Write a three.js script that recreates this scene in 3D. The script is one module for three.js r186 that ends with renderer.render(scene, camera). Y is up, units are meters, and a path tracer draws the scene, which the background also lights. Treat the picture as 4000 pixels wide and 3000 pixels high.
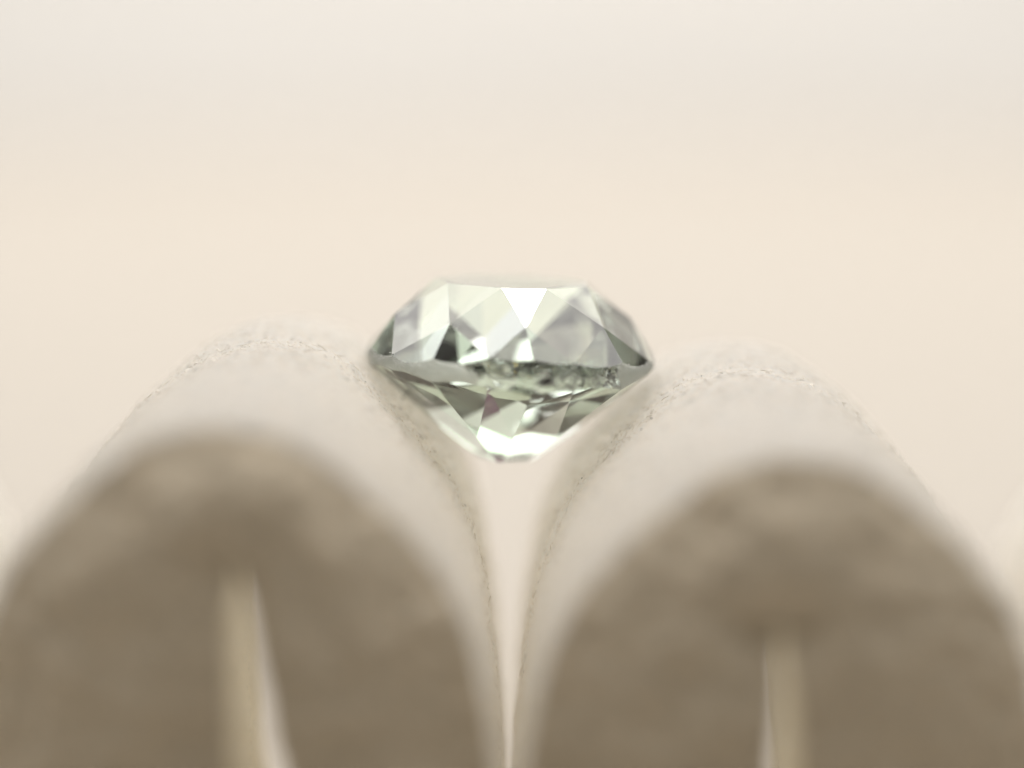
import * as THREE from 'three';
import { ImprovedNoise } from 'three/addons/math/ImprovedNoise.js';
import { RoundedBoxGeometry } from 'three/addons/geometries/RoundedBoxGeometry.js';
import { mergeGeometries } from 'three/addons/utils/BufferGeometryUtils.js';
import { RectAreaLightUniformsLib } from 'three/addons/lights/RectAreaLightUniformsLib.js';

// ---------------------------------------------------------------- camera, lamps, exposure
// lengths below are written in millimetres and multiplied by MM
const MM = 0.001, R = THREE.MathUtils.degToRad;
const scene = new THREE.Scene();
scene.background = new THREE.Color(0.165, 0.15, 0.124);                // the dim room behind the photographer

const PITCH = R(12), DIST = 40;
const camera = new THREE.PerspectiveCamera(22.87, 4 / 3, 0.004, 4);
camera.position.set(0, DIST * Math.sin(PITCH) * MM, DIST * Math.cos(PITCH) * MM);
camera.lookAt(0, 0, 0);
camera.focus = 38.1 * MM;
camera.userData.fStop = 16.5;
scene.add(camera);

const renderer = new THREE.WebGLRenderer({ antialias: true });
renderer.setSize(1024, 768);
renderer.toneMapping = THREE.LinearToneMapping;
renderer.toneMappingExposure = 1;
renderer.shadowMap.enabled = true;
RectAreaLightUniformsLib.init();

const PANEL = { w: 380, h: 300, at: [0, 112, -118], aim: [0, 0, -118.01], power: 1.57, color: [1, 0.985, 0.965] };
const KEY = { size: 14, dist: 85, power: 20, color: [1, 0.98, 0.95] };

// ---------------------------------------------------------------- helpers
let seed = 20240611;
const rnd = () => { seed = (seed * 1664525 + 1013904223) >>> 0; return seed / 4294967296; };
const noise = new ImprovedNoise();
const n3 = (x, y, z) => noise.noise(x, y, z);
const used = {};
const numbered = (name) => { const k = used[name] = (used[name] ?? -1) + 1; return k ? name + '_' + String(k).padStart(3, '0') : name; };
const tag = (o, label, category, group) => { o.userData.label = label; o.userData.category = category; if (group) o.userData.group = group; return o; };
const shadows = (o) => { o.castShadow = o.receiveShadow = true; return o; };
function thing(name, label, category, at = [0, 0, 0], group) {
  const o = new THREE.Group(); o.name = numbered(name); o.position.set(at[0] * MM, at[1] * MM, at[2] * MM);
  scene.add(o); return tag(o, label, category, group);
}
function part(name, geometry, material, parent, label) {
  const o = shadows(new THREE.Mesh(geometry, material)); o.name = name; parent.add(o);
  if (label) o.userData.label = label;
  return o;
}
function struct(name, geometry, material) {
  const o = shadows(new THREE.Mesh(geometry, material)); o.name = name; o.userData.kind = 'structure'; scene.add(o); return o;
}
function grain(size, f) {                                              // grey or colour texture out of f(u, v, x, y) -> [r, g, b] in sRGB 0..1
  const d = new Uint8Array(size * size * 4);
  for (let y = 0; y < size; y++) for (let x = 0; x < size; x++) {
    const c = f(x / size, y / size, x, y);
    for (let k = 0; k < 3; k++) d[(y * size + x) * 4 + k] = Math.max(0, Math.min(255, Math.round(c[k] * 255)));
    d[(y * size + x) * 4 + 3] = 255;
  }
  const t = new THREE.DataTexture(d, size, size); t.wrapS = t.wrapT = THREE.RepeatWrapping;
  t.magFilter = THREE.LinearFilter; t.minFilter = THREE.LinearMipmapLinearFilter; t.generateMipmaps = true; t.needsUpdate = true;
  return t;
}
const spline = (pts) => (x) => {                                       // monotone-ish cubic through points sorted by x
  let i = 0; while (i < pts.length - 2 && x > pts[i + 1][0]) i++;
  const p = (k) => pts[Math.max(0, Math.min(pts.length - 1, k))];
  const [x0, y0] = p(i), [x1, y1] = p(i + 1), h = x1 - x0, t = Math.max(0, Math.min(1, (x - x0) / h));
  const m = (k) => { const a = p(k - 1), b = p(k + 1); return b[0] === a[0] ? 0 : (b[1] - a[1]) / (b[0] - a[0]); };
  const m0 = m(i) * h, m1 = m(i + 1) * h, t2 = t * t, t3 = t2 * t;
  return (2 * t3 - 3 * t2 + 1) * y0 + (t3 - 2 * t2 + t) * m0 + (-2 * t3 + 3 * t2) * y1 + (t3 - t2) * m1;
};

// ---------------------------------------------------------------- the setting: paper under and behind
const FLOOR = -12;
{
  const paper = grain(256, (u, v, x, y) => { const g = 0.5 + 0.5 * n3(x * 0.21, y * 0.21, 3.3) * 0.6 + 0.2 * n3(x * 0.83, y * 0.83, 9.1); return [g, g, g]; });
  const sheet = (w, l, nx, ny, place) => {
    const g = new THREE.PlaneGeometry(1, 1, nx, ny), p = g.attributes.position, uv = g.attributes.uv;
    for (let i = 0; i < p.count; i++) {
      const a = p.getX(i) + 0.5, b = p.getY(i) + 0.5, q = place(a, b);
      p.setXYZ(i, q[0] * MM, q[1] * MM, q[2] * MM); uv.setXY(i, a * w / 20, b * l / 20);
    }
    g.computeVertexNormals(); return g;
  };
  const warm = new THREE.MeshStandardMaterial({ color: new THREE.Color(0.475, 0.437, 0.388), roughness: 0.95, bumpMap: paper, bumpScale: 0.03 * MM });
  struct('ground', sheet(640, 420, 64, 48, (a, b) => [(a - 0.5) * 640, FLOOR + 0.25 * n3(a * 14, b * 9, 1.7), 30 - b * 260]), warm);
  const cool = new THREE.MeshStandardMaterial({ color: new THREE.Color(0.625, 0.61, 0.588), roughness: 0.95, bumpMap: paper, bumpScale: 0.03 * MM });
  struct('backdrop', sheet(640, 260, 64, 24, (a, b) => [(a - 0.5) * 640, FLOOR - 0.6 + b * 120, -226 - 60 * b + 1.2 * n3(a * 9, b * 5, 7.7)]), cool);
}

// ---------------------------------------------------------------- foam rolls
const foamGrain = grain(512, (u, v, x, y) => {
  const s = (f, z) => n3(u * f, v * f, z) * 0.5;
  let g = 0.55 + 0.35 * s(90, 1) + 0.35 * s(170, 5) + 0.25 * s(320, 8);
  return [g, g, g];
});
const foamTint = grain(512, (u, v) => {
  const a = n3(u * 24, v * 24, 4.2), b = n3(u * 75, v * 75, 2.4), c = n3(u * 160, v * 160, 6.6);
  const fleck = Math.max(0, n3(u * 46, v * 46, 9.7) + 0.35 * n3(u * 120, v * 120, 5.1) - 0.3);   // grey-green grains in the pile
  const k = 0.985 + 0.01 * a + 0.02 * b + 0.02 * c - 0.32 * fleck, w = 0.01 * a;
  return [k + w, k, k - w - 0.004 * b];
});
foamTint.colorSpace = THREE.SRGBColorSpace;
const foam = new THREE.MeshPhysicalMaterial({ transmission: 0.72, color: new THREE.Color(0.99, 0.975, 0.955), map: foamTint, roughness: 1, specularIntensity: 0.2, bumpMap: foamGrain, bumpScale: 0.02 * MM });
const foamShaded = new THREE.MeshPhysicalMaterial({ transmission: 0.1, color: new THREE.Color(0.72, 0.63, 0.5), map: foamTint, roughness: 1, specularIntensity: 0.2, bumpMap: foamGrain, bumpScale: 0.05 * MM });  // shade of the end face put into its colour, darker and warmer than the cover
const lining = new THREE.MeshPhysicalMaterial({ transmission: 0.75, color: new THREE.Color(0.98, 0.93, 0.8), map: foamTint, roughness: 1, specularIntensity: 0.2, bumpMap: foamGrain, bumpScale: 0.03 * MM });
const fibreMat = new THREE.MeshPhysicalMaterial({ color: new THREE.Color(0.92, 0.87, 0.81), roughness: 0.9, specularIntensity: 0.3 });
const speckMat = [new THREE.Color(0.02, 0.018, 0.016), new THREE.Color(0.09, 0.07, 0.045), new THREE.Color(0.25, 0.17, 0.06)].map((color) => new THREE.MeshStandardMaterial({ color, roughness: 0.7 }));

// half outline of a roll: height below the crest against distance from its middle
const OUT = [[0, 0], [0.8, 0.12], [1.5, 0.45], [2.45, 1.25], [3.35, 2.25], [3.83, 3.1], [4.14, 4.0], [4.33, 5.1], [4.5, 6.5], [4.62, 9], [4.67, 11], [4.7, 18]];
const outline = (() => {                                               // points along the outline by length, one side
  const dense = [], at = []; let len = 0;
  const P = OUT.map(([a, b]) => new THREE.Vector2(a, -b)), c = new THREE.SplineCurve(P);
  for (let i = 0; i <= 600; i++) { const p = c.getPoint(i / 600); if (i) len += p.distanceTo(dense[i - 1]); dense.push(p); at.push(len); }
  return (t) => {                                                      // t 0..1 -> Vector2
    const want = t * len; let lo = 0, hi = 600;
    while (hi - lo > 1) { const m = (lo + hi) >> 1; if (at[m] <= want) lo = m; else hi = m; }
    const k = (want - at[lo]) / Math.max(1e-9, at[hi] - at[lo]);
    return dense[lo].clone().lerp(dense[hi], k);
  };
})();

const ZF = 9.4, ZB = -4.5;
function makeRoll(o) {
  // grid: i along the arch from the foot on one side over the crest to the other foot; j round the thickness
  const NI = o.fine ? 760 : 220, tri = [];
  const rows = [];                                                     // [segment, parameter]
  const add = (seg, n, warp = (x) => x) => { for (let k = 0; k < n; k++) rows.push([seg, warp(k / n)]); };
  const q = o.fine ? 1 : 0.4;
  add('top', Math.round(230 * q)); add('round', Math.round(26 * q)); add('face', Math.round(110 * q)); add('lip', Math.round(14 * q)); add('slit', Math.round(40 * q)); add('back', Math.round(24 * q));
  rows.push(['end', 1]);
  const NJ = rows.length, RD = 0.2, LIP = 0.16;
  const pos = new Float32Array((NI + 1) * NJ * 3), uv = new Float32Array((NI + 1) * NJ * 2);
  const slump = (z) => { const k = Math.max(0, (z + 0.5) / (ZF + 0.5)); const b = Math.max(0, (-z - 0.3) / 4.2); return o.slump * k * k + 0.95 * b * b; };
  const base = (ti, z, inset) => {                                     // outer surface point, inset along its normal
    const s = ti < 0 ? -1 : 1, t = Math.abs(ti), p = outline(t), e = 0.004;
    const a = outline(Math.max(0, t - e)), b = outline(Math.min(1, t + e)), tx = b.x - a.x, ty = b.y - a.y, l = Math.hypot(tx, ty) || 1;
    let nx = -ty / l, ny = tx / l; if (t < 0.002) { nx = 0; ny = 1; }
    const d = inset + slump(z) * (0.1 + 0.9 * Math.max(0, ny));
    const fat = 1 + (s === o.gapSide ? 0.055 : 0.015) * THREE.MathUtils.smoothstep(z, 1.5, ZF) * (1 - 0.75 * THREE.MathUtils.smoothstep(-p.y, 5, 8.5));      // squashed a little wider at the open end
    return [s * (p.x - nx * d) * (s < 0 ? o.wl : o.wr) * fat, p.y - ny * d];
  };
  const ZE = ZF - o.bulge, apex = o.apex, hw = o.half;                                    // the slit inside: an upturned V, wider towards the back
  const inner = (ti, z) => {
    const s = ti < 0 ? -1 : 1, t = Math.min(1, Math.abs(ti) * 1.02), back = (ZF - z) / (ZF - ZB);
    const y = apex + back * 0.15 - (Math.pow(t, 1.3)) * (o.top - FLOOR + apex);
    const down = Math.max(0, apex - y), w = hw(down) * (1 + 0.9 * back);
    return [s * w + o.mid + back * o.skew + o.lean * down, y];
  };
  for (let i = 0; i <= NI; i++) {
    let ti = (i / NI) * 2 - 1;
    ti = Math.sign(ti) * (0.35 * Math.abs(ti) + 0.65 * Math.pow(Math.abs(ti), 1.5));
    for (let j = 0; j < NJ; j++) {
      const [seg, k] = rows[j]; let x, y, z;
      if (seg === 'top') { z = ZB + (ZE - RD - ZB) * k; [x, y] = base(ti, z, 0); }
      else if (seg === 'round') { const a = k * Math.PI / 2; z = ZE - RD + RD * Math.sin(a); [x, y] = base(ti, z, RD * (1 - Math.cos(a))); }
      else if (seg === 'face') { const A = base(ti, ZE, RD), B = inner(ti, ZF); z = ZE + o.bulge * (1 - Math.pow(1 - k, 2.4));   // the end bulges and leans back towards its outline
        x = A[0] + (B[0] - A[0]) * k; y = A[1] + (B[1] - A[1]) * k; z -= 0.6 * Math.exp(-((x - o.mid) ** 2 + (y - apex) ** 2) / 0.6); }
      else if (seg === 'lip') { const a = k * Math.PI / 2; z = ZF - LIP * (1 - Math.cos(a)) * 1.5; const B = inner(ti, z); x = B[0]; y = B[1]; z -= 0.6 * Math.exp(-((x - o.mid) ** 2 + (y - apex) ** 2) / 0.6); }
      else if (seg === 'slit') { z = ZF - LIP * 1.5 + (ZB - ZF + LIP * 1.5) * k; [x, y] = inner(ti, z); z -= (1 - k) * 0.6 * Math.exp(-((x - o.mid) ** 2 + (y - apex) ** 2) / 0.6); }
      else { z = ZB; const A = inner(ti, z), B = base(ti, z, 0), kk = seg === 'end' ? 1 : k; x = A[0] + (B[0] - A[0]) * kk; y = A[1] + (B[1] - A[1]) * kk; }
      const n = (i * NJ + j) * 3; pos[n] = x; pos[n + 1] = y; pos[n + 2] = z;
      const m = (i * NJ + j) * 2;
      if (seg === 'face') { uv[m] = x / 7; uv[m + 1] = y / 7; } else { uv[m] = ti * 22 / 7; uv[m + 1] = (seg === 'slit' ? -z : z) / 7; }
    }
  }
  const index = [], segs = { cover: [], end_face: [], slit_lining: [] };
  for (let i = 0; i < NI; i++) for (let j = 0; j < NJ - 1; j++) {
    const a = i * NJ + j, b = a + NJ, s = rows[j][0], to = s === 'top' || s === 'round' || s === 'back' ? segs.cover : s === 'face' ? segs.end_face : segs.slit_lining;
    const f = [a, a + 1, b, b, a + 1, b + 1]; index.push(...f.map((v) => v)); to.push(...f);
  }
  const g = new THREE.BufferGeometry();
  g.setAttribute('position', new THREE.BufferAttribute(pos, 3)); g.setAttribute('uv', new THREE.BufferAttribute(uv, 2)); g.setIndex(index);
  g.computeVertexNormals();
  // lumps, pressed grain and crumbs of the foam, pushed out along the normal
  const nor = g.attributes.normal.array, ox = o.seed * 37.7;
  for (let v = 0; v < pos.length / 3; v++) {
    const x = pos[v * 3] + ox, y = pos[v * 3 + 1], z = pos[v * 3 + 2];
    let d = 0.085 * n3(x * 0.45, y * 0.45, z * 0.45) + 0.06 * n3(x * 1.1, y * 1.1, z * 1.1 + 9);
    if (pos[v * 3 + 2] > ZF - o.bulge - 0.2) d += 0.09 * n3(x * 1.0, y * 1.0, 3.1) + 0.09 * n3(x * 2.1, y * 2.1, 8.2);
    if (o.fine) {
      const a = n3(x * 2.6, y * 2.6, z * 2.6 + 4), b = n3(x * 5.2, y * 5.2, z * 5.2), c = n3(x * 10.5, y * 10.5, z * 10.5 + 2);
      d += 0.05 * a + 0.034 * b + 0.016 * c;
    }
    for (let k = 0; k < 3; k++) pos[v * 3 + k] += nor[v * 3 + k] * d;
  }
  for (let v = 0; v < pos.length; v++) pos[v] *= MM;
  g.computeVertexNormals();
  const cut = (list) => {                                              // the pieces share positions and normals along their borders
    const map = new Map(), P = [], N = [], U = [], I = [];
    for (const v of list) {
      if (!map.has(v)) { map.set(v, map.size); P.push(pos[v * 3], pos[v * 3 + 1], pos[v * 3 + 2]); const na = g.attributes.normal.array; N.push(na[v * 3], na[v * 3 + 1], na[v * 3 + 2]); U.push(uv[v * 2], uv[v * 2 + 1]); }
      I.push(map.get(v));
    }
    const h = new THREE.BufferGeometry();
    h.setAttribute('position', new THREE.Float32BufferAttribute(P, 3)); h.setAttribute('normal', new THREE.Float32BufferAttribute(N, 3)); h.setAttribute('uv', new THREE.Float32BufferAttribute(U, 2)); h.setIndex(I);
    return h;
  };
  const t = thing('foam_roll', o.label, 'foam roll', [o.x, o.top, 0]);
  part('cover', cut(segs.cover), foam, t);
  part('end_face', cut(segs.end_face), foamShaded, t);
  part('slit_lining', cut(segs.slit_lining), lining, t);
  return { t, pos, nor: g.attributes.normal.array, NI, NJ, rows };
}
const slitHalf = (pts) => { const f = spline(pts); return (d) => Math.max(0.02, f(d)); };
const rollL = makeRoll({
  label: 'white foam roll left of the diamond, a wide slanting slit in its shaded end', x: -4.87, top: 1.2, wl: 1.04, wr: 1, slump: 0.0, bulge: 1.1, fine: true, seed: 1, gapSide: 1,
  apex: -2.4, mid: 0.27, lean: 0.1, skew: -0.8, half: slitHalf([[0, 0.015], [0.6, 0.13], [2, 0.31], [4, 0.5], [8, 0.7], [16, 0.8]]),
});
const rollR = makeRoll({
  label: 'white foam roll right of the diamond, slightly lower, with a narrow upright slit', x: 4.72, top: 0.66, wl: 1, wr: 1.04, slump: 0.0, bulge: 1.1, fine: true, seed: 2, gapSide: -1,
  apex: -2.85, mid: -0.2, lean: 0.03, skew: 0.4, half: slitHalf([[0, 0.015], [0.8, 0.12], [2, 0.22], [4, 0.34], [8, 0.5], [16, 0.6]]),
});
makeRoll({ label: 'white foam roll cut off by the left edge of the picture', x: -15.7, top: -0.4, wl: 1, wr: 1, slump: 0.7, bulge: 1.1, fine: false, seed: 3, apex: -2.5, mid: 0, lean: 0.02, skew: -1, half: slitHalf([[0, 0.02], [0.5, 0.2], [4, 0.4], [16, 0.6]]) });
makeRoll({ label: 'white foam roll cut off by the right edge of the picture', x: 15.6, top: -0.5, wl: 1, wr: 1, slump: 0.7, bulge: 1.1, fine: false, seed: 4, apex: -2.5, mid: 0, lean: 0.0, skew: 1, half: slitHalf([[0, 0.02], [0.5, 0.2], [4, 0.4], [16, 0.6]]) });

// loose fibres and crumbs standing on the covers, and dark specks of dirt
const fibre = (() => {
  const c = new THREE.CatmullRomCurve3([new THREE.Vector3(-0.5, 0, 0), new THREE.Vector3(-0.2, 0.07, 0.06), new THREE.Vector3(0.15, 0.16, 0.03), new THREE.Vector3(0.5, 0.2, -0.05)]);
  return new THREE.TubeGeometry(c, 5, 0.035, 4, false);
})();
const crumb = (() => {
  const g = new THREE.IcosahedronGeometry(1, 1), p = g.attributes.position, v = new THREE.Vector3();
  for (let i = 0; i < p.count; i++) { v.fromBufferAttribute(p, i); v.multiplyScalar(0.8 + 0.5 * n3(v.x * 1.7 + 3, v.y * 1.7, v.z * 1.7)); p.setXYZ(i, v.x, v.y * 0.7, v.z); }
  g.computeVertexNormals(); return g;
})();
function surfacePoint(r, tmin, tmax, zmin, zmax) {
  for (let k = 0; k < 400; k++) {
    const i = Math.floor((tmin + rnd() * (tmax - tmin)) * r.NI), j = Math.floor(rnd() * r.NJ * 0.55);
    if (r.rows[j][0] !== 'top') continue;
    const n = (i * r.NJ + j) * 3, z = r.pos[n + 2] / MM;
    if (z < zmin || z > zmax) continue;
    return [new THREE.Vector3(r.pos[n], r.pos[n + 1], r.pos[n + 2]), new THREE.Vector3(r.nor[n], r.nor[n + 1], r.nor[n + 2])];
  }
  return null;
}
function strew(r, count, side) {
  const mesh = new THREE.InstancedMesh(fibre, fibreMat, count), o = new THREE.Object3D(), up = new THREE.Vector3(0, 1, 0), spin = new THREE.Quaternion();
  for (let k = 0; k < count; k++) {
    const s = surfacePoint(r, 0.12, 0.88, -2, 4.5) ?? surfacePoint(r, 0.2, 0.8, -4, 6);
    const l = (0.07 + 0.26 * rnd() * rnd() * rnd()) * MM;
    o.position.copy(s[0]).addScaledVector(s[1], -0.004 * MM); o.quaternion.setFromUnitVectors(up, s[1]); o.quaternion.multiply(spin.setFromAxisAngle(up, rnd() * 6.283)); o.scale.set(l, l * (0.4 + rnd()), l * (0.5 + rnd() * 0.6));
    o.updateMatrix(); mesh.setMatrixAt(k, o.matrix);
    const c = 0.93 + 0.07 * rnd(); mesh.setColorAt(k, new THREE.Color(c, c, c));
  }
  mesh.name = 'fuzz'; mesh.userData.kind = 'stuff'; mesh.castShadow = mesh.receiveShadow = true; r.t.add(mesh);
  const m2 = new THREE.InstancedMesh(crumb, fibreMat, count);
  for (let k = 0; k < count; k++) {
    const s = surfacePoint(r, 0.15, 0.85, -2, 4.5) ?? surfacePoint(r, 0.2, 0.8, -4, 6);
    const l = (0.014 + 0.045 * rnd() * rnd() * rnd()) * MM;
    o.position.copy(s[0]); o.quaternion.setFromUnitVectors(up, s[1]); o.quaternion.multiply(spin.setFromAxisAngle(up, rnd() * 6.283)); o.scale.set(l * (0.7 + rnd()), l, l);
    o.updateMatrix(); m2.setMatrixAt(k, o.matrix);
  }
  m2.name = 'lint'; m2.userData.kind = 'stuff'; m2.castShadow = m2.receiveShadow = true; r.t.add(m2);
}
strew(rollL, 6000); strew(rollR, 6000);
function specks(r, list) {
  for (const [x, z, size, kind] of list) {                             // x from the middle of the roll, z depth, on the cover
    let best = -1, bd = 1e9;
    for (let i = 0; i <= r.NI; i++) for (let j = 0; j < r.NJ; j += 2) {
      if (r.rows[j][0] !== 'top') continue;
      const n = (i * r.NJ + j) * 3, d = (r.pos[n] / MM - x) ** 2 + (r.pos[n + 2] / MM - z) ** 2;
      if (d < bd) { bd = d; best = n; }
    }
    const m = new THREE.Mesh(crumb, speckMat[kind]); m.name = numbered('speck'); m.castShadow = m.receiveShadow = true;
    m.position.set(r.pos[best], r.pos[best + 1], r.pos[best + 2]); m.scale.set(size * 1.5 * MM, size * MM, size * MM); m.rotation.set(rnd() * 3, rnd() * 3, rnd() * 0.6);
    r.t.add(m);
  }
}
specks(rollL, [[2.6, 0.7, 0.036, 0], [3.3, 1.5, 0.02, 1], [3.45, 1.2, 0.018, 1], [3.6, 1.9, 0.016, 0], [3.55, 0.9, 0.018, 1], [0.6, 1.4, 0.018, 1], [1.3, 1.9, 0.015, 1], [1.9, 1.6, 0.015, 0], [2.2, 2.0, 0.013, 1], [-0.9, 1.2, 0.014, 1], [3.95, 1.4, 0.014, 0], [4.2, 1.8, 0.014, 0], [4.4, 1.5, 0.014, 0]]);
specks(rollR, [[-2.15, 2.6, 0.018, 0], [-1.95, 2.55, 0.022, 0], [-0.9, 1.7, 0.016, 0], [-1.25, 1.5, 0.015, 2], [-0.5, 1.75, 0.014, 0], [-0.3, 1.4, 0.012, 1], [0.35, 0.2, 0.02, 1], [-3.3, 2.1, 0.016, 0], [-3.6, 1.8, 0.014, 1], [-3.1, 1.4, 0.014, 1], [-3.9, 2.0, 0.015, 0], [-4.1, 1.4, 0.014, 0], [-2.7, 1.8, 0.013, 1]]);

// ---------------------------------------------------------------- the diamond
// girdle radius RG, half girdle GT, table height, culet depth: millimetres in the stone's own axes, y along its axis, culet at y = 0
const STONE = { x: -0.04, y: 0.60, z: 0, back: R(4), roll: R(-2.2) };
const RG = 2.98, GT = 0.23, CR = 1.34, RT = 1.64, PD = 1.92, RC = 0.55;
const MAIN = [-143, -98, -53, -8, 25, 70, 115, 160].map(R);          // azimuths of the eight main facets; 0 faces the camera, positive to the right
const G = [0.16, 0.16, 0.18, 0.25, 0.25, 0.18, 0.16, 0.16];               // half the girdle under each main facet
const Y0 = PD + GT;                                                    // middle of the girdle above the culet
const at = (a, r, y) => new THREE.Vector3(Math.sin(a) * r, y, Math.cos(a) * r);
const jit = MAIN.map((_, i) => [0.03 * Math.sin(i * 2.3 + 1), 0.03 * Math.sin(i * 1.7 + 4), 0.05 * Math.sin(i * 3.1)]);
const plane3 = (a, b, c) => new THREE.Plane().setFromCoplanarPoints(a, b, c);
const facetPlane = (a, r1, y1, r2, y2) => {                            // plane that faces azimuth a and holds (r1, y1) and (r2, y2)
  const n = new THREE.Vector3(Math.sin(a) * Math.abs(y2 - y1), (y2 > y1 ? 1 : -1) * (r1 - r2), Math.cos(a) * Math.abs(y2 - y1)).normalize();
  return new THREE.Plane().setFromNormalAndCoplanarPoint(n, at(a, r1, y1));
};
const solve = (p, q, s) => {                                           // the point three planes share
  const c = new THREE.Vector3().crossVectors(q.normal, s.normal), d = p.normal.dot(c), out = c.clone().multiplyScalar(-p.constant);
  out.addScaledVector(new THREE.Vector3().crossVectors(s.normal, p.normal), -q.constant).addScaledVector(new THREE.Vector3().crossVectors(p.normal, q.normal), -s.constant);
  return out.divideScalar(d);
};
const flat = (y) => new THREE.Plane(new THREE.Vector3(0, 1, 0), -y);
const crown = MAIN.map((a, i) => facetPlane(a, RG, Y0 + G[i] + jit[i][0], RT + jit[i][1], Y0 + GT + CR));
const pavil = MAIN.map((a, i) => facetPlane(a, RG, Y0 - G[i] + jit[i][1], RC + jit[i][0] * 2, 0));
const next = (i) => (i + 1) % 8;
const TOP = Y0 + GT + CR;
// kite tops on the table, star tips, and the same below
const kTop = MAIN.map((a, i) => { const p = crown[i], d = new THREE.Vector3(Math.sin(a), 0, Math.cos(a)), r = (-p.constant - p.normal.y * TOP) / p.normal.dot(d); return at(a, r, TOP); });
const midA = MAIN.map((a, i) => { let b = MAIN[next(i)]; if (b < a) b += Math.PI * 2; return (a + b) / 2; });
const onRidge = (planes, i, y) => solve(planes[i], planes[next(i)], flat(y));
const starTip = MAIN.map((_, i) => onRidge(crown, i, TOP - 0.52 * CR + jit[i][2]));
const lowTip = MAIN.map((_, i) => onRidge(pavil, i, 0.62 + jit[i][2] * 2));
const culetPt = MAIN.map((_, i) => onRidge(pavil, i, 0));
const ringR = (a) => RG * (1 - 0.012 * Math.cos(4 * (a - R(7))) - 0.008 * Math.cos(2 * a + 1));
const onWall = (pl, a) => { const r = ringR(a), q = at(a, r, 0); return at(a, r, -(pl.constant + pl.normal.dot(q)) / pl.normal.y); };
const STEPS = 9;
const topEdge = [], lowEdge = [];                                      // the girdle's two edges: [azimuth, point]
const facets = { star_facet: [], bezel_facet: [], upper_girdle_facet: [], lower_girdle_facet: [], pavilion_facet: [] };
const kiteFootC = MAIN.map((a, i) => onWall(crown[i], a)), kiteFootP = MAIN.map((a, i) => onWall(pavil[i], a));
MAIN.forEach((a, i) => {
  const j = next(i), prev = (i + 7) % 8; let b = MAIN[j]; if (b < a) b += Math.PI * 2;
  const m = midA[i], gm = (G[i] + G[j]) / 2, gmC = at(m, ringR(m), Y0 + gm + 0.02 + jit[i][0]), gmP = at(m, ringR(m), Y0 - gm - 0.03 + jit[i][1] - [0, 0, 0.04, 0.13, 0.06, 0, 0, 0][i]);
  facets.star_facet.push([kTop[i], starTip[i], kTop[j]]);
  facets.bezel_facet.push([kTop[i], starTip[prev], kiteFootC[i], starTip[i]]);
  facets.pavilion_facet.push([kiteFootP[i], lowTip[prev], culetPt[prev], culetPt[i], lowTip[i]]);
  for (const [from, to, foot, footP] of [[a, m, kiteFootC[i], kiteFootP[i]], [m, b, kiteFootC[j], kiteFootP[j]]]) {
    const pc = plane3(starTip[i], foot, gmC), pp = plane3(lowTip[i], footP, gmP), up = [starTip[i]], low = [lowTip[i]];
    for (let k = 0; k <= STEPS; k++) {
      const t = from + (to - from) * k / STEPS, first = Math.abs(t - from) < 1e-9, u = onWall(pc, t), l = onWall(pp, t);
      up.push(u); low.push(l);
      if (k < STEPS) { topEdge.push([t, u]); lowEdge.push([t, l]); }
    }
    facets.upper_girdle_facet.push(up); facets.lower_girdle_facet.push(low);
  }
});
const middle = new THREE.Vector3(0, Y0, 0);
function polygon(points) {                                             // a flat facet, wound to face away from the stone's middle
  const c = points.reduce((s, p) => s.add(p), new THREE.Vector3()).divideScalar(points.length);
  const n = new THREE.Vector3(); for (let k = 1; k < points.length - 1; k++) n.add(new THREE.Vector3().crossVectors(points[k].clone().sub(points[0]), points[k + 1].clone().sub(points[0])));
  const turn = n.dot(c.clone().sub(middle)) < 0, P = [];
  for (let k = 1; k < points.length - 1; k++) for (const p of turn ? [points[0], points[k + 1], points[k]] : [points[0], points[k], points[k + 1]]) P.push(p.x * MM, p.y * MM, p.z * MM);
  const g = new THREE.BufferGeometry(); g.setAttribute('position', new THREE.Float32BufferAttribute(P, 3)); g.computeVertexNormals();
  return g;
}
const glass = (r, g, b, extra = {}) => new THREE.MeshPhysicalMaterial({ color: new THREE.Color(r, g, b), roughness: 0, metalness: 0, transmission: 1, thickness: 0.004, ior: 2.05, ...extra });
const clear = glass(0.925, 0.988, 0.92);
const greenish = glass(0.77, 0.95, 0.8);
const fireFilm = glass(0.9, 0.985, 0.9, { iridescence: 1, iridescenceIOR: 1.38, iridescenceThicknessRange: [100, 620] });   // iridescence added in place of dispersion flashes on some lower facets
const frosted = glass(0.93, 0.98, 0.87, { transmission: 0.88, roughness: 0.2, map: foamTint, bumpMap: foamGrain, bumpScale: 0.045 * MM });
const skin = glass(0.84, 0.985, 0.89, { roughness: 0 });

const streaky = glass(0.88, 0.98, 0.9, { roughness: 0.02 });
const gem = thing('diamond', 'pale green old-cut diamond wedged upright in the gap between two white foam rolls', 'diamond');
part('table', polygon(kTop), clear, gem);
for (const kind of ['star_facet', 'bezel_facet', 'upper_girdle_facet', 'lower_girdle_facet', 'pavilion_facet']) for (const f of facets[kind]) part(kind, polygon(f), kind === 'pavilion_facet' && facets[kind].indexOf(f) % 2 ? fireFilm : kind === 'lower_girdle_facet' || kind === 'upper_girdle_facet' ? greenish : clear, gem);
part('culet', polygon(culetPt), clear, gem);
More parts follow.
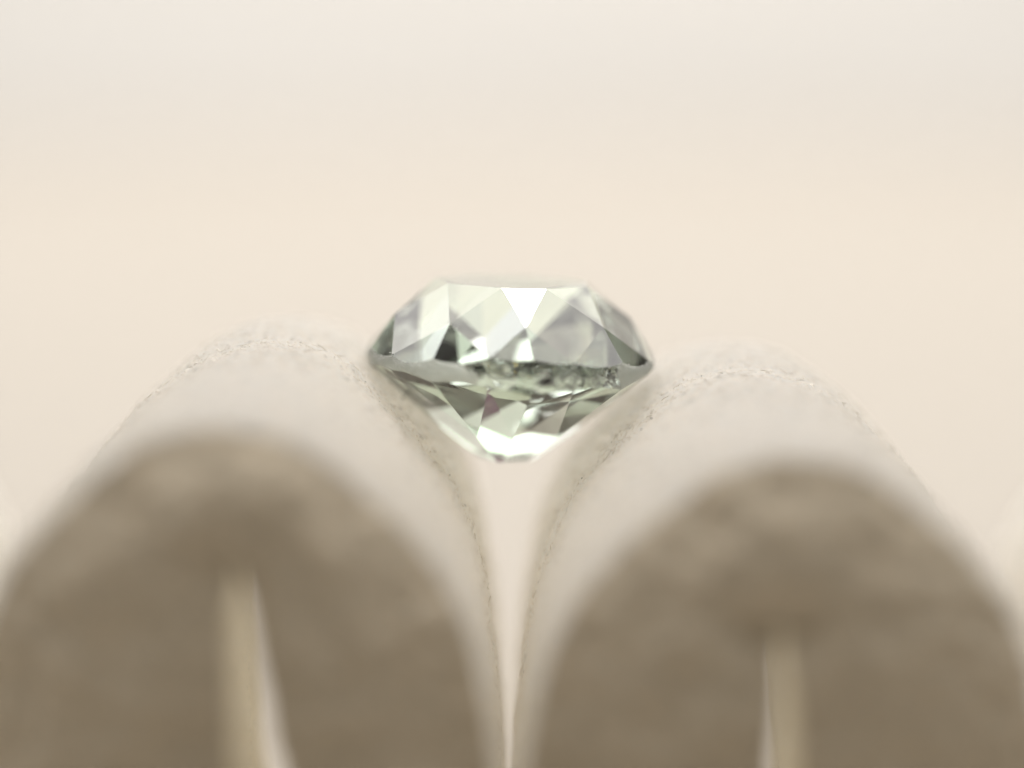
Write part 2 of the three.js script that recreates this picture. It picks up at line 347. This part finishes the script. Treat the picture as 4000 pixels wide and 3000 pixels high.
// the girdle: bruted, with two patches of natural skin left at the front
topEdge.sort((p, q) => p[0] - q[0]); lowEdge.sort((p, q) => p[0] - q[0]);
{
  const N = topEdge.length, UP = 14, want = { girdle: [], natural_skin: [], striated_skin: [] };
  const kindAt = (t, v) => { const d = ((THREE.MathUtils.radToDeg(t) + 540) % 360) - 180 + 5 * n3(v * 2.1, t * 3, 1.5) + (v - 0.5) * 6; return d > -14 && d < 17 ? 'natural_skin' : d >= 17 && d < 45 ? 'striated_skin' : 'girdle'; };
  const P = [];
  for (let i = 0; i < N; i++) {
    const j = (i + 1) % N, cell = 8;
    let t0 = topEdge[i][0], t1 = topEdge[j][0]; if (t1 < t0) t1 += Math.PI * 2;
    const pt = (u, v) => {                                             // across the strip and up
      const a = topEdge[i][1].clone().lerp(topEdge[j][1], u), b = lowEdge[i][1].clone().lerp(lowEdge[j][1], u), p = b.lerp(a, v), th = t0 + (t1 - t0) * u;
      const fade = Math.min(1, v * 5, (1 - v) * 5), d = ((THREE.MathUtils.radToDeg(th) + 540) % 360) - 180;
      const edgeFade = fade;
      let push = 0.05 * (1 - (2 * v - 1) ** 2);
      if (d > -14 && d < 17) push += edgeFade * (0.045 * n3(th * 8, p.y * 3, 2));
      else if (d >= 17 && d < 50) push += edgeFade * 0.75 * Math.max(0, Math.min(1, (48 - d) / 9, (d - 16) / 4)) * (0.03 * n3(th * 13 + p.y * 2, p.y * 2.2, 5) + (0.012 + 0.02 * (0.5 + n3(th * 9, p.y * 4, 8))) * n3(th * 44 + 3 * n3(p.y * 4, th * 5, 2), p.y * 2.6, 1) - 0.02);
      else push += fade * 0.006 * n3(th * 60, p.y * 20, 3);
      const r = Math.hypot(p.x, p.z); p.x *= 1 + push / r; p.z *= 1 + push / r; return p;
    };
    for (let c = 0; c < cell; c++) for (let k = 0; k < UP; k++) {
      const kind = kindAt(t0 + (t1 - t0) * (c + 0.5) / cell, (k + 0.5) / UP), A = pt(c / cell, k / UP), B = pt((c + 1) / cell, k / UP), C = pt((c + 1) / cell, (k + 1) / UP), D = pt(c / cell, (k + 1) / UP);
      for (const q of [A, B, C, A, C, D]) want[kind].push(q.x * MM, q.y * MM, q.z * MM);
    }
  }
  for (const [kind, pts] of Object.entries(want)) {
    const g = new THREE.BufferGeometry(); g.setAttribute('position', new THREE.Float32BufferAttribute(pts, 3)); g.computeVertexNormals();
    const U = []; for (let i = 0; i < pts.length; i += 3) U.push(Math.atan2(pts[i], pts[i + 2]) * RG / 2.2, pts[i + 1] / MM / 2.2);
    g.setAttribute('uv', new THREE.Float32BufferAttribute(U, 2));
    part(kind, g, kind === 'girdle' ? frosted : kind === 'natural_skin' ? skin : streaky, gem, { girdle: 'frosted grey green girdle', natural_skin: 'wavy clear green patch of girdle', striated_skin: 'striated glittering patch of girdle' }[kind]);
  }
}
{
  // fractures inside the stone behind the striated patch: crumpled sheets
  const sheet = new THREE.MeshPhysicalMaterial({ color: new THREE.Color(0.95, 0.98, 0.93), roughness: 0.04, transmission: 1, thickness: 0, ior: 2.3, side: THREE.DoubleSide });
  for (const [a0, a1, y0, y1, rr, k] of [[16, 34, -0.3, 0.12, 2.72, 3], [30, 42, -0.24, 0.16, 2.62, 8], [2, 11, -0.36, 0.02, 2.6, 5]]) {
    const g = new THREE.PlaneGeometry(1, 1, 26, 12), p = g.attributes.position;
    for (let i = 0; i < p.count; i++) {
      const u = p.getX(i) + 0.5, v = p.getY(i) + 0.5, a = R(a0 + (a1 - a0) * u + 5 * (v - 0.5)), rad = rr - 0.35 * (v - 0.5) + 0.1 * n3(u * 9, v * 3, k) + 0.05 * n3(u * 22, v * 7, k), y = Y0 + y0 + (y1 - y0) * v + 0.05 * n3(u * 6, 2, k);
      p.setXYZ(i, Math.sin(a) * rad * MM, y * MM, Math.cos(a) * rad * MM);
    }
    g.computeVertexNormals(); part('feather', g, sheet, gem, 'silvery feather inside the stone');
  }
  // chipped, whitened spots along the facet edges
  const spots = [], along = (p, q, n, w) => { for (let i = 0; i < n; i++) { const t = rnd(), c = p.clone().lerp(q, t); spots.push([c.add(new THREE.Vector3(rnd() - 0.5, rnd() - 0.5, rnd() - 0.5).multiplyScalar(w)), 0.006 + 0.016 * rnd() * rnd()]); } };
  along(starTip[2], starTip[2].clone().lerp(kiteFootC[3], 0.25), 26, 0.12); along(starTip[3], starTip[3].clone().lerp(kiteFootC[3], 0.5), 20, 0.06);
  for (const k of [2, 3, 4]) along(kiteFootC[k].clone().lerp(starTip[k], 0.03), kiteFootC[k], 9, 0.1);
  for (let i = 0; i < topEdge.length; i++) { const d = THREE.MathUtils.radToDeg(topEdge[i][0]); if (d > -75 && d < 75 && rnd() < 0.6) along(topEdge[i][1], topEdge[(i + 1) % topEdge.length][1], 2, 0.03); }
  const bits = spots.map(([c, r]) => { const g = new THREE.IcosahedronGeometry(r * MM, 0); g.rotateX(rnd() * 6).rotateY(rnd() * 6).scale(1 + rnd(), 0.6 + 0.5 * rnd(), 1).translate(c.x * MM, c.y * MM, c.z * MM); return g; });
  part('abrasion', mergeGeometries(bits), glass(0.95, 0.97, 0.93, { roughness: 0.3 }), gem).userData.kind = 'stuff';
}
gem.rotation.set(-STONE.back, 0, STONE.roll);
{
  const o = new THREE.Vector3(0, Y0 * MM, 0).applyEuler(gem.rotation);
  gem.position.set(STONE.x * MM - o.x, STONE.y * MM - o.y, STONE.z * MM - o.z);
}
gem.updateMatrixWorld(true);

// ---------------------------------------------------------------- lamps
function lamp(name, label, category, w, h, from, aim, color, power, seen) {
  const t = thing(name, label, category, from); t.lookAt(new THREE.Vector3(...aim).multiplyScalar(MM));
  part('housing', new RoundedBoxGeometry((w + 8) * MM, (h + 8) * MM, 6 * MM, 3, 1.5 * MM).translate(0, 0, -4 * MM), new THREE.MeshStandardMaterial({ color: 0xd9d9d6, roughness: 0.5 }), t);
  part('diffuser', new THREE.BoxGeometry(w * MM, h * MM, 1 * MM).translate(0, 0, -0.4 * MM), new THREE.MeshStandardMaterial({ color: 0xffffff, roughness: 0.8, emissive: new THREE.Color(...color), emissiveIntensity: seen }), t);
  const l = new THREE.RectAreaLight(new THREE.Color(...color), power, w * MM, h * MM); l.name = 'lamp_light';
  l.position.set(t.position.x, t.position.y, t.position.z); l.lookAt(new THREE.Vector3(...aim).multiplyScalar(MM));
  l.position.add(new THREE.Vector3(0, 0, 0.4 * MM).applyQuaternion(l.quaternion).multiplyScalar(-1));
  scene.add(l);
  return t;
}
lamp('light_panel', 'broad flat light panel hung above the foam rolls', 'light panel', PANEL.w, PANEL.h, PANEL.at, PANEL.aim, PANEL.color, PANEL.power, 0.3);
{
  // the small lamp whose reflection fills the star facet over the front of the stone
  const f = facets.star_facet[3], c = f.reduce((s, p) => s.add(p), new THREE.Vector3()).divideScalar(3), n = plane3(f[0], f[1], f[2]).normal;
  if (n.dot(c.clone().sub(middle)) < 0) n.negate();
  const at0 = c.multiplyScalar(MM).applyMatrix4(gem.matrixWorld), nn = n.clone().transformDirection(gem.matrixWorld);
  const v = camera.position.clone().sub(at0).normalize(), r = nn.clone().multiplyScalar(2 * nn.dot(v)).sub(v);
  const from = at0.clone().addScaledVector(r, KEY.dist * MM).divideScalar(MM);
  console.log('key lamp direction', r.toArray().map((x) => x.toFixed(3)).join(' '), 'at', from.toArray().map((x) => x.toFixed(1)).join(' '));
  lamp('desk_lamp', 'small bright square lamp above and behind the diamond', 'lamp', KEY.size, KEY.size, from.toArray(), at0.divideScalar(MM).toArray(), KEY.color, KEY.power, 2);
}

renderer.render(scene, camera);
